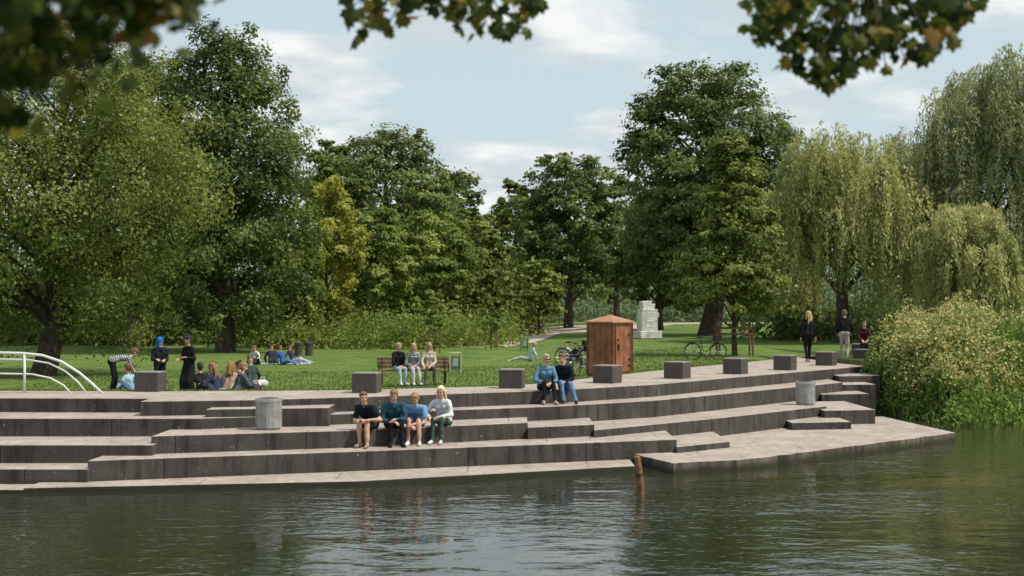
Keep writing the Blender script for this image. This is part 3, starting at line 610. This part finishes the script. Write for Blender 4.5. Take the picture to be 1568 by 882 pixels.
def willow(name,x,y,H,rx,cb,seed,mleaf,ns=900,per=55,tr=.45,L=(2,5),hl=.17,hw=.04,nl=18):
    rg=np.random.RandomState(seed); z0=float(gz(x,y)); parts=[];lob=[]
    for i in range(nl):
        t=(i+.5)/nl; p=math.sin(math.pi*(.3+.62*t))**.6; a=i*2.3999+rg.rand(); lr=rx*rg.uniform(.18,.34)
        rad=max(0,rx*p-lr*.6)*math.sqrt(rg.uniform(.4,1)); cz=z0+H*.42+(H*.58-lr*1.0)*t; lob.append((x+rad*math.cos(a),y+rad*math.sin(a),cz,lr,rg.rand()))
    lo=np.array(lob); w=lo[:,3]**2; k=rg.choice(nl,ns,p=w/w.sum())
    d=unit(rg.normal(size=(ns,3))*np.array([1,1,.8])+np.array([0,0,.45])); d[:,2]=np.maximum(d[:,2],-.1)
    S0=lo[k,:3]+d*lo[k,3][:,None]*rg.uniform(.75,1.08,(ns,1)); out=unit(d*np.array([1,1,0])+1e-4); Ln=rg.uniform(L[0],L[1],ns)*(.6+.8*lo[k,4]); sv=rg.rand(ns)
    floor=z0+cb+rg.rand(ns)*1.2; Ln=np.minimum(Ln,np.maximum(.6,S0[:,2]-floor))
    s=np.repeat(np.linspace(0,1,per)[None],ns,0)+rg.rand(ns,per)*.02
    ox=out[:,None,:]*(.55*(1-np.exp(-3*s)))[:,:,None]*lo[k,3][:,None,None]*.55
    C=S0[:,None,:]+ox; C[:,:,2]+=.25*np.sin(np.minimum(s*4,1)*np.pi)*.6-Ln[:,None]*s**1.15
    C+=rg.normal(size=C.shape)*np.array([.09,.09,.05]); sway=np.sin(s*3+sv[:,None]*9)[:,:,None]*rg.normal(size=(ns,1,3))*np.array([.22,.22,0])*s[:,:,None]; C+=sway
    C=C.reshape(-1,3); m=len(C); tg=rg.normal(size=(m,3))*.38+np.array([0,0,-1]); Nn=rg.normal(size=(m,3))*.8+np.repeat(out,per,0)*.8+np.array([0,0,.5])
    v=np.clip(.35*np.repeat(lo[k,4],per)+.4*np.repeat(sv,per)+.3*rg.rand(m)+.2*(1-s.reshape(-1))-.1,0,1)
    V,Fq=diamonds(C,Nn,hl*rg.uniform(.6,1.2,m),hw*rg.uniform(.7,1.3,m),rg,tang=tg); parts.append((V,Fq,0,v))
    limbs(parts,x,y,z0,H,tr,[l[:3] for l in lob],rg)
    return quadmesh(name,parts,[mleaf,M_bark])
G_mid=leafmat('leaves_mid',(.055,.085,.016),(.14,.175,.038),(.28,.31,.085))
G_dark=leafmat('leaves_dark',(.04,.066,.018),(.095,.135,.036),(.19,.235,.066))
G_oak=leafmat('leaves_oak',(.042,.072,.021),(.10,.148,.042),(.195,.245,.075))
G_yel=leafmat('leaves_yellow',(.13,.16,.025),(.30,.31,.055),(.46,.43,.09))
G_lite=leafmat('leaves_light',(.075,.12,.024),(.165,.22,.046),(.30,.34,.09))
G_wil=leafmat('leaves_willow',(.13,.16,.05),(.29,.31,.115),(.48,.47,.21),.35)
G_wil2=leafmat('leaves_willow_pale',(.12,.155,.065),(.25,.28,.13),(.41,.42,.22),.35)
G_far_hazed=leafmat('leaves_far_hazed',(.08,.12,.065),(.13,.18,.09),(.19,.235,.12))  # distance haze painted into the leaf colour: lighter, bluer, flatter greens
def T(nm,px,D,top,hw,bot,**k):
    x=X(px,D); z0=float(gz(x,D)); return (tree)(nm,x,D,ZZ(top,D)-z0,hw*D/F,max(.3,ZZ(bot,D)-z0),**k)
def Wl(nm,px,D,top,hw,bot,**k):
    x=X(px,D); z0=float(gz(x,D)); return willow(nm,x,D,ZZ(top,D)-z0,hw*D/F,max(.3,ZZ(bot,D)-z0),**k)
T('alder_tree',65,54,5,245,510,seed=11,mleaf=G_mid,n=90000,nl=48,leaf=.135,tr=.42,droop=.55,sub=24,lean=(1,0))
T('alder_tree',345,80,35,150,500,seed=12,mleaf=G_dark,n=66000,nl=42,leaf=.21,tr=.5,droop=.4,sub=22)
T('alder_tree',200,88,70,150,480,seed=13,mleaf=G_dark,n=30000,nl=30,leaf=.28,tr=.5,droop=.4)
T('yellowing_tree',500,90,262,62,480,seed=14,mleaf=G_yel,n=20000,nl=24,leaf=.21,tr=.16,droop=.3)
T('ash_tree',455,87,330,50,490,seed=27,mleaf=G_lite,n=12000,nl=18,leaf=.21,tr=.14,droop=.3)
T('linden_tree',590,135,188,135,440,seed=15,mleaf=G_dark,n=34000,nl=38,leaf=.36,tr=.6)
T('linden_tree',500,128,205,60,440,seed=26,mleaf=G_dark,n=12000,nl=20,leaf=.36,tr=.5)
T('linden_tree',690,150,262,85,460,seed=16,mleaf=G_oak,n=16000,nl=22,leaf=.4,tr=.5)
T('ash_tree',575,102,315,72,475,seed=17,mleaf=G_lite,n=20000,nl=24,leaf=.24,tr=.14)
T('ash_tree',655,106,318,80,480,seed=18,mleaf=G_lite,n=21000,nl=26,leaf=.24,tr=.14)
T('ash_tree',725,112,318,55,480,seed=19,mleaf=G_mid,n=13000,nl=18,leaf=.26,tr=.16)
T('maple_tree',870,128,232,100,455,seed=20,mleaf=G_oak,n=30000,nl=36,leaf=.32,tr=.4)
T('maple_tree',790,140,272,60,470,seed=21,mleaf=G_mid,n=12000,nl=18,leaf=.36,tr=.3)
T('maple_tree',945,140,252,75,460,seed=22,mleaf=G_dark,n=14000,nl=18,leaf=.36,tr=.3)
T('maple_tree',825,112,395,48,485,seed=23,mleaf=G_lite,n=8000,nl=14,leaf=.25,tr=.12)
T('oak_tree',1085,100,85,152,440,seed=24,mleaf=G_oak,n=58000,nl=54,leaf=.28,tr=.7,sub=22)
T('oak_tree',1010,118,300,75,470,seed=28,mleaf=G_dark,n=16000,nl=22,leaf=.3,tr=.3)
T('hornbeam_tree',1125,64,205,90,480,seed=25,mleaf=G_mid,n=30000,nl=40,leaf=.17,tr=.12,shape='cone',tight=.22)
Wl('weeping_willow',1290,84,188,138,500,seed=31,mleaf=G_wil,ns=1300,per=48,nl=26,L=(1.5,4.5))
Wl('weeping_willow',1530,84,70,155,500,seed=32,mleaf=G_wil2,ns=1700,per=52,L=(2,6),nl=30)
Wl('weeping_willow',1475,68,305,88,500,seed=33,mleaf=G_wil,ns=750,per=45,L=(1.2,3.2),nl=20)
Wl('weeping_willow',1200,92,320,60,505,seed=34,mleaf=G_wil,ns=500,per=45,L=(1.5,3.5))
Wl('weeping_willow',1390,100,200,70,500,seed=35,mleaf=G_wil2,ns=700,per=45,L=(2,5))
for px,D,top,hw in((665,76,440,26),(752,80,448,20)): T('sapling',px,D,top,hw,505,seed=px,mleaf=G_lite,n=2600,nl=10,leaf=.14,tr=.035)
tx=X(1125,64); tz=float(gz(tx,64))
m=MB(); 
for a,b in((-.75,-.4),(.75,-.4),(-.75,.5),(.75,.5)): m.tube([(a,b,-.1),(a,b,1.35)],.05,7)
for z in(1.25,1.0): m.box((0,-.46,z),(1.6,.03,.09)); 
m.box((0,.56,1.25),(1.6,.03,.09)); m.obj('tree_support_frame',[M_wood],(tx,64,tz))
for px,D in((752,80),(665,76)):
    x=X(px,D); m=MB()
    for a in(-.3,.3): m.tube([(a,-.1,-.1),(a,-.1,1.3)],.035,6)
    m.box((0,-.14,1.15),(.7,.02,.07)); m.obj('tree_support_frame',[M_wood],(x,D,float(gz(x,D))))
def scrub(name,items,mleaf,per,leaf,seed,zf=gz):
    rg=np.random.RandomState(seed); Cs=[];Ns=[];Vs=[]
    for x,y,r,h in items:
        z0=float(zf(x,y)); lv=rg.rand(); sub=9; d=unit(rg.normal(size=(sub,3))); d[:,2]=np.abs(d[:,2]); cen=np.array([x,y,z0])+d*np.array([r,r,h*.85])*rg.uniform(.6,1,(sub,1)); sv=rg.rand(sub)
        k=rg.randint(0,sub,per); C=cen[k]+rg.normal(size=(per,3))*np.array([r*.3,r*.3,h*.2]); C[:,2]=np.maximum(C[:,2],z0+.03)
        Cs.append(C);Ns.append(rg.normal(size=(per,3))+np.array([0,-.2,.7]));Vs.append(np.clip(.35*lv+.3*sv[k]+.35*rg.rand(per),0,1))
    C=np.concatenate(Cs); s=leaf*rg.uniform(.5,1.2,len(C)); V,Fq=diamonds(C,np.concatenate(Ns),s*.65,s*.35,rg)
    return quadmesh(name,[(V,Fq,0,np.concatenate(Vs))],[mleaf])
rg=np.random.RandomState(5)
it=[(X(rg.uniform(375,780),D),D,rg.uniform(.8,1.5),rg.uniform(1.0,2.8)) for D in rg.uniform(84,97,100)]
scrub('wild_shrubs',it,G_lite,260,.2,41)
it=[(X(rg.uniform(-150,400),D),D,rg.uniform(1.2,2.2),rg.uniform(1.5,3.6)) for D in rg.uniform(92,104,90)]
scrub('understory_hedge',it,G_dark,220,.36,42)
it=[(X(rg.uniform(430,800),D),D,rg.uniform(2,3.5),rg.uniform(3,7)) for D in rg.uniform(108,125,60)]
scrub('understory_thicket',it,G_mid,400,.4,43)
it=[(X(rg.uniform(770,1420),D),D,rg.uniform(2,4),rg.uniform(2,5.5)) for D in rg.uniform(156,175,80)]
scrub('distant_hedge',it,G_far_hazed,250,.5,44)
it=[(X(px,D),D,rg.uniform(5,9),h) for px,D,h in [(rg.uniform(-250,1850),rg.uniform(180,215),rg.uniform(8,17)) for _ in range(80)]]
scrub('distant_trees',it,G_far_hazed,600,.9,45)
it=[(X(rg.uniform(1160,1700),D),D,rg.uniform(1.5,2.5),rg.uniform(1.5,3.5)) for D in rg.uniform(88,100,60)]
scrub('understory_bushes',it,G_dark,230,.36,46)
# bank plants
rg=np.random.RandomState(8); n=10500; x=11.2+rg.rand(n)**1.3*25; y=shore(x)+rg.rand(n)**.9*10.5-.15
ok=~((x<13.4)&(y>46.3)); x=x[ok];y=y[ok]; n=len(x); z=bankz(x,y); d=y-shore(x)
H=np.interp(d,[0,1,3,9],[.75,.9,1.15,1.45])*rg.uniform(.5,1.2,n)*(1+.32*np.sin(x*2.3+y)*np.cos(y*1.7))*np.interp(x,[11.3,13.5],[.55,1]); H+= (rg.rand(n)<.08)*rg.uniform(.2,.55,n)
parts=[]
per=5; xx=np.repeat(x,per)+rg.normal(size=n*per)*.1; yy=np.repeat(y,per)+rg.normal(size=n*per)*.1; zz=np.repeat(z,per); hh=np.repeat(H,per)*rg.uniform(.5,1.05,n*per)
C=np.stack([xx,yy,zz+hh*.5],1); m=len(C); tg=np.stack([rg.normal(size=m)*.24,rg.normal(size=m)*.24,np.ones(m)],1); Nn=np.stack([rg.normal(size=m),rg.normal(size=m)-.4,rg.normal(size=m)*.2+.3],1)
V,Fq=diamonds(C,Nn,hh*.55,.022+rg.rand(m)*.015,rg,tang=tg); parts.append((V,Fq,0,np.clip(rg.rand(m)*.9,0,1)))
per=7; C=np.stack([np.repeat(x,per),np.repeat(y,per),np.repeat(z,per)+np.repeat(H,per)*rg.uniform(.2,1.0,n*per)],1)+rg.normal(size=(n*per,3))*.11; m=len(C)
V,Fq=diamonds(C,rg.normal(size=(m,3))+np.array([0,-.2,.6]),.1,.035,rg); parts.append((V,Fq,0,np.clip(.3+rg.rand(m)*.7,0,1)))
per=10; fl=(np.sin(x*.9+2)+np.sin(y*.8+x*.4)+rg.normal(size=n)*.7>-.1)&(d>1.5); xf=x[fl];yf=y[fl];zf=(z+H)[fl]; C=np.stack([np.repeat(xf,per),np.repeat(yf,per),np.repeat(zf,per)],1)+rg.normal(size=(len(xf)*per,3))*np.array([.11,.11,.07]); m=len(C)
V,Fq=diamonds(C,rg.normal(size=(m,3))+np.array([0,0,.8]),.05,.035,rg); parts.append((V,Fq,1,rg.rand(m)))
G_fl=leafmat('seed_heads',(.24,.22,.07),(.42,.38,.14),(.58,.53,.27),.25)
G_reed=leafmat('reed_leaves',(.045,.095,.018),(.115,.20,.038),(.22,.30,.07))
quadmesh('riverbank_plants',parts,[G_reed,G_fl])
# lawn tufts
rg=np.random.RandomState(9); n=26000; x=rg.uniform(-16,9,n); y=R(x)+.05+rg.rand(n)**1.5*24; C=np.stack([x,y,gz(x,y)+.025],1)
tg=np.stack([rg.normal(size=n)*.5,rg.normal(size=n)*.5,np.ones(n)],1); Nn=np.stack([rg.normal(size=n),rg.normal(size=n)-.3,rg.rand(n)*.6],1)
V,Fq=diamonds(C,Nn,.05*rg.uniform(.6,1.3,n),.02,rg,tang=tg); quadmesh('grass_tufts',[(V,Fq,0,rg.rand(n))],[leafmat('grass_blades',(.06,.11,.022),(.11,.18,.04),(.2,.24,.07))])
# overhanging foreground tree
def fg_tree():
    rg=np.random.RandomState(21); ang=np.linspace(0,2*np.pi,15)[:-1]; rad=np.array([1.0,.62,.80,.56,.74,.5,.52,.28,.52,.5,.74,.56,.80,.62]); 
    prof_=np.stack([np.cos(ang)*rad,np.sin(ang)*rad],1)
    V=[];Fc=[];A=[];MI=[]; mb=MB()
    tr=[(-3.6,-2.6,0),(-3.5,-2.5,2),(-3.3,-2.2,4.6)]; mb.tube(tr,[.3,.25,.18],12)
    def cluster(poly,D,top,n,size,spread):
        px=[p[0] for p in poly]; py=[p[1] for p in poly]; pts=[]
        for i in range(n):
            q=rg.uniform(min(px),max(px)); lim=np.interp(q,px,py); v=top+(lim-top)*rg.rand()**.6
            d=D+rg.normal()*spread*.5; pts.append((X(q,D)+rg.normal()*.01,d,ZZ(v,D)-size*.15))
        return pts
    C=[]
    for poly,D,n,s,root,spr in (([(530,62),(560,54),(600,44),(645,-5),(690,26),(730,44),(790,54),(822,24),(845,-20)],5.2,320,.041,(-.9,3.6,3.75),.25),
        ([(1162,36),(1185,58),(1225,95),(1255,135),(1285,130),(1310,110),(1335,70),(1390,96),(1430,80),(1460,36),(1500,0)],5.2,720,.041,(.6,3.4,3.9),.3),
        ([(-140,190),(0,165),(35,105),(70,85),(105,62),(150,46),(180,16),(225,4),(280,-25)],2.9,850,.034,(-1.6,1.6,3.4),.35)):
        pts=cluster(poly,D,-110,n,s,spr); cen=np.array(pts).mean(0)
        mb.tube([(-3.3,-2.2,4.4),(np.array(root)+np.array([-1.2,-1.5,.5])).tolist(),root,(cen+np.array([0,0,.22])).tolist()],[.09,.05,.025,.012],8)
        hub=cen+np.array([0,0,.2])
        for j in range(n//9):
            p=np.array(pts[j*9]); mb.tube([hub.tolist(),((hub+p)/2+np.array([0,0,.07])).tolist(),p.tolist()],[.006,.004,.002],5)
        for j,p in enumerate(pts): C.append((p,s))
    for p,s in C:
        n_=unit(np.array([[rg.normal()*.7,rg.normal()*.8-.6,rg.normal()*.6+.5]]))[0]; t=np.array([rg.normal()*.6,rg.normal()*.3,-1.0]); t-=t.dot(n_)*n_; t/=np.linalg.norm(t); b=np.cross(n_,t); sz=s*rg.uniform(.65,1.25)
        o=len(V); V.append(np.array(p)); 
        for a,c in prof_: V.append(np.array(p)+(t*a+b*c)*sz+n_*(-abs(c)*.35-.15*a*a)*sz)
        v=np.clip(rg.rand()**1.5,0,1)
        for i in range(14): Fc.append((o,o+1+i,o+1+(i+1)%14)); A.append(v); MI.append(0)
    o=len(V); allV=[tuple(map(float,q)) for q in V]+mb.v; allF=Fc+[tuple(i+o for i in f) for f in mb.f]; A+= [.5]*len(mb.f); MI+=[1]*len(mb.f)
    me=bpy.data.meshes.new('maple_tree'); me.from_pydata(allV,[],allF)
    lm=leafmat('maple_leaves',(.024,.045,.009),(.06,.09,.015),(.20,.18,.028),.45); e=lm.node_tree.nodes['Color Ramp'].color_ramp.elements.new(.98); e.color=(.22,.11,.025,1); me.materials.append(lm); me.materials.append(M_bark)
    me.polygons.foreach_set('material_index',MI); a=me.attributes.new('val','FLOAT','FACE'); a.data.foreach_set('value',A); link(bpy.data.objects.new('overhanging_maple_tree',me))
fg_tree()

# ---------------- light, sky, camera ----------------
sun_dir=Vector((.66,-.20,1.0)).normalized()
elev=math.asin(sun_dir.z); az=math.atan2(sun_dir.x,sun_dir.y)
ld=bpy.data.lights.new('sun','SUN'); ld.energy=4.7; ld.angle=math.radians(1.5); ld.color=(1,.93,.80); lo_=link(bpy.data.objects.new('sun',ld)); lo_.rotation_euler=sun_dir.to_track_quat('Z','Y').to_euler()
w=bpy.data.worlds.new('World'); sc.world=w; w.use_nodes=True; N=w.node_tree.nodes; L=w.node_tree.links; bg=N['Background']
sk=N.new('ShaderNodeTexSky'); sk.sky_type='NISHITA'; sk.sun_disc=False; sk.sun_elevation=elev; sk.sun_rotation=az; sk.dust_density=2.0
tc=N.new('ShaderNodeTexCoord'); sx=N.new('ShaderNodeSeparateXYZ'); L.new(tc.outputs['Generated'],sx.inputs[0])
def mth(op,a,b=None):
    x=N.new('ShaderNodeMath'); x.operation=op
    for i,q in enumerate((a,b)):
        if q is None: continue
        if isinstance(q,(int,float)): x.inputs[i].default_value=q
        else: L.new(q,x.inputs[i])
    return x.outputs[0]
zz=mth('ADD',mth('MAXIMUM',sx.outputs[2],0.0),.16)
cx=N.new('ShaderNodeCombineXYZ'); L.new(mth('DIVIDE',sx.outputs[0],zz),cx.inputs[0]); L.new(mth('DIVIDE',sx.outputs[1],zz),cx.inputs[1])
n1=N.new('ShaderNodeTexNoise'); n1.inputs['Scale'].default_value=1.7; n1.inputs['Detail'].default_value=8; n1.inputs['Roughness'].default_value=.56; n1.inputs['Distortion'].default_value=.3; L.new(cx.outputs[0],n1.inputs['Vector'])
r1=N.new('ShaderNodeValToRGB'); r1.color_ramp.elements[0].position=.44; r1.color_ramp.elements[1].position=.56; L.new(n1.outputs['Fac'],r1.inputs[0])
n2=N.new('ShaderNodeTexNoise'); n2.inputs['Scale'].default_value=2.9; n2.inputs['Detail'].default_value=7; L.new(cx.outputs[0],n2.inputs['Vector'])
r2=N.new('ShaderNodeValToRGB'); r2.color_ramp.elements[0].position=.42; r2.color_ramp.elements[1].position=.58; r2.color_ramp.elements[0].color=(6.0,6.6,6.9,1); r2.color_ramp.elements[1].color=(9.2,9.3,9.1,1); L.new(n2.outputs['Fac'],r2.inputs[0])
base=N.new('ShaderNodeMix'); base.data_type='RGBA'; base.inputs[0].default_value=.8; L.new(sk.outputs[0],base.inputs[6]); base.inputs[7].default_value=(6.3,7.5,8.0,1)
mx=N.new('ShaderNodeMix'); mx.data_type='RGBA'; L.new(mth('MULTIPLY',r1.outputs[0],.9),mx.inputs[0]); L.new(base.outputs[2],mx.inputs[6]); L.new(r2.outputs[0],mx.inputs[7])
L.new(mx.outputs[2],bg.inputs['Color']); bg.inputs['Strength'].default_value=.105
cam=bpy.data.cameras.new('camera'); cam.lens=50.0; cam.sensor_width=36; cam.clip_end=2000; cam.clip_start=.1
cam.dof.use_dof=True; cam.dof.focus_distance=31; cam.dof.aperture_fstop=2.8
co=link(bpy.data.objects.new('camera',cam)); co.location=(0,0,CH); co.rotation_euler=(math.radians(90)+math.atan((HY-441)/F),0,0); sc.camera=co
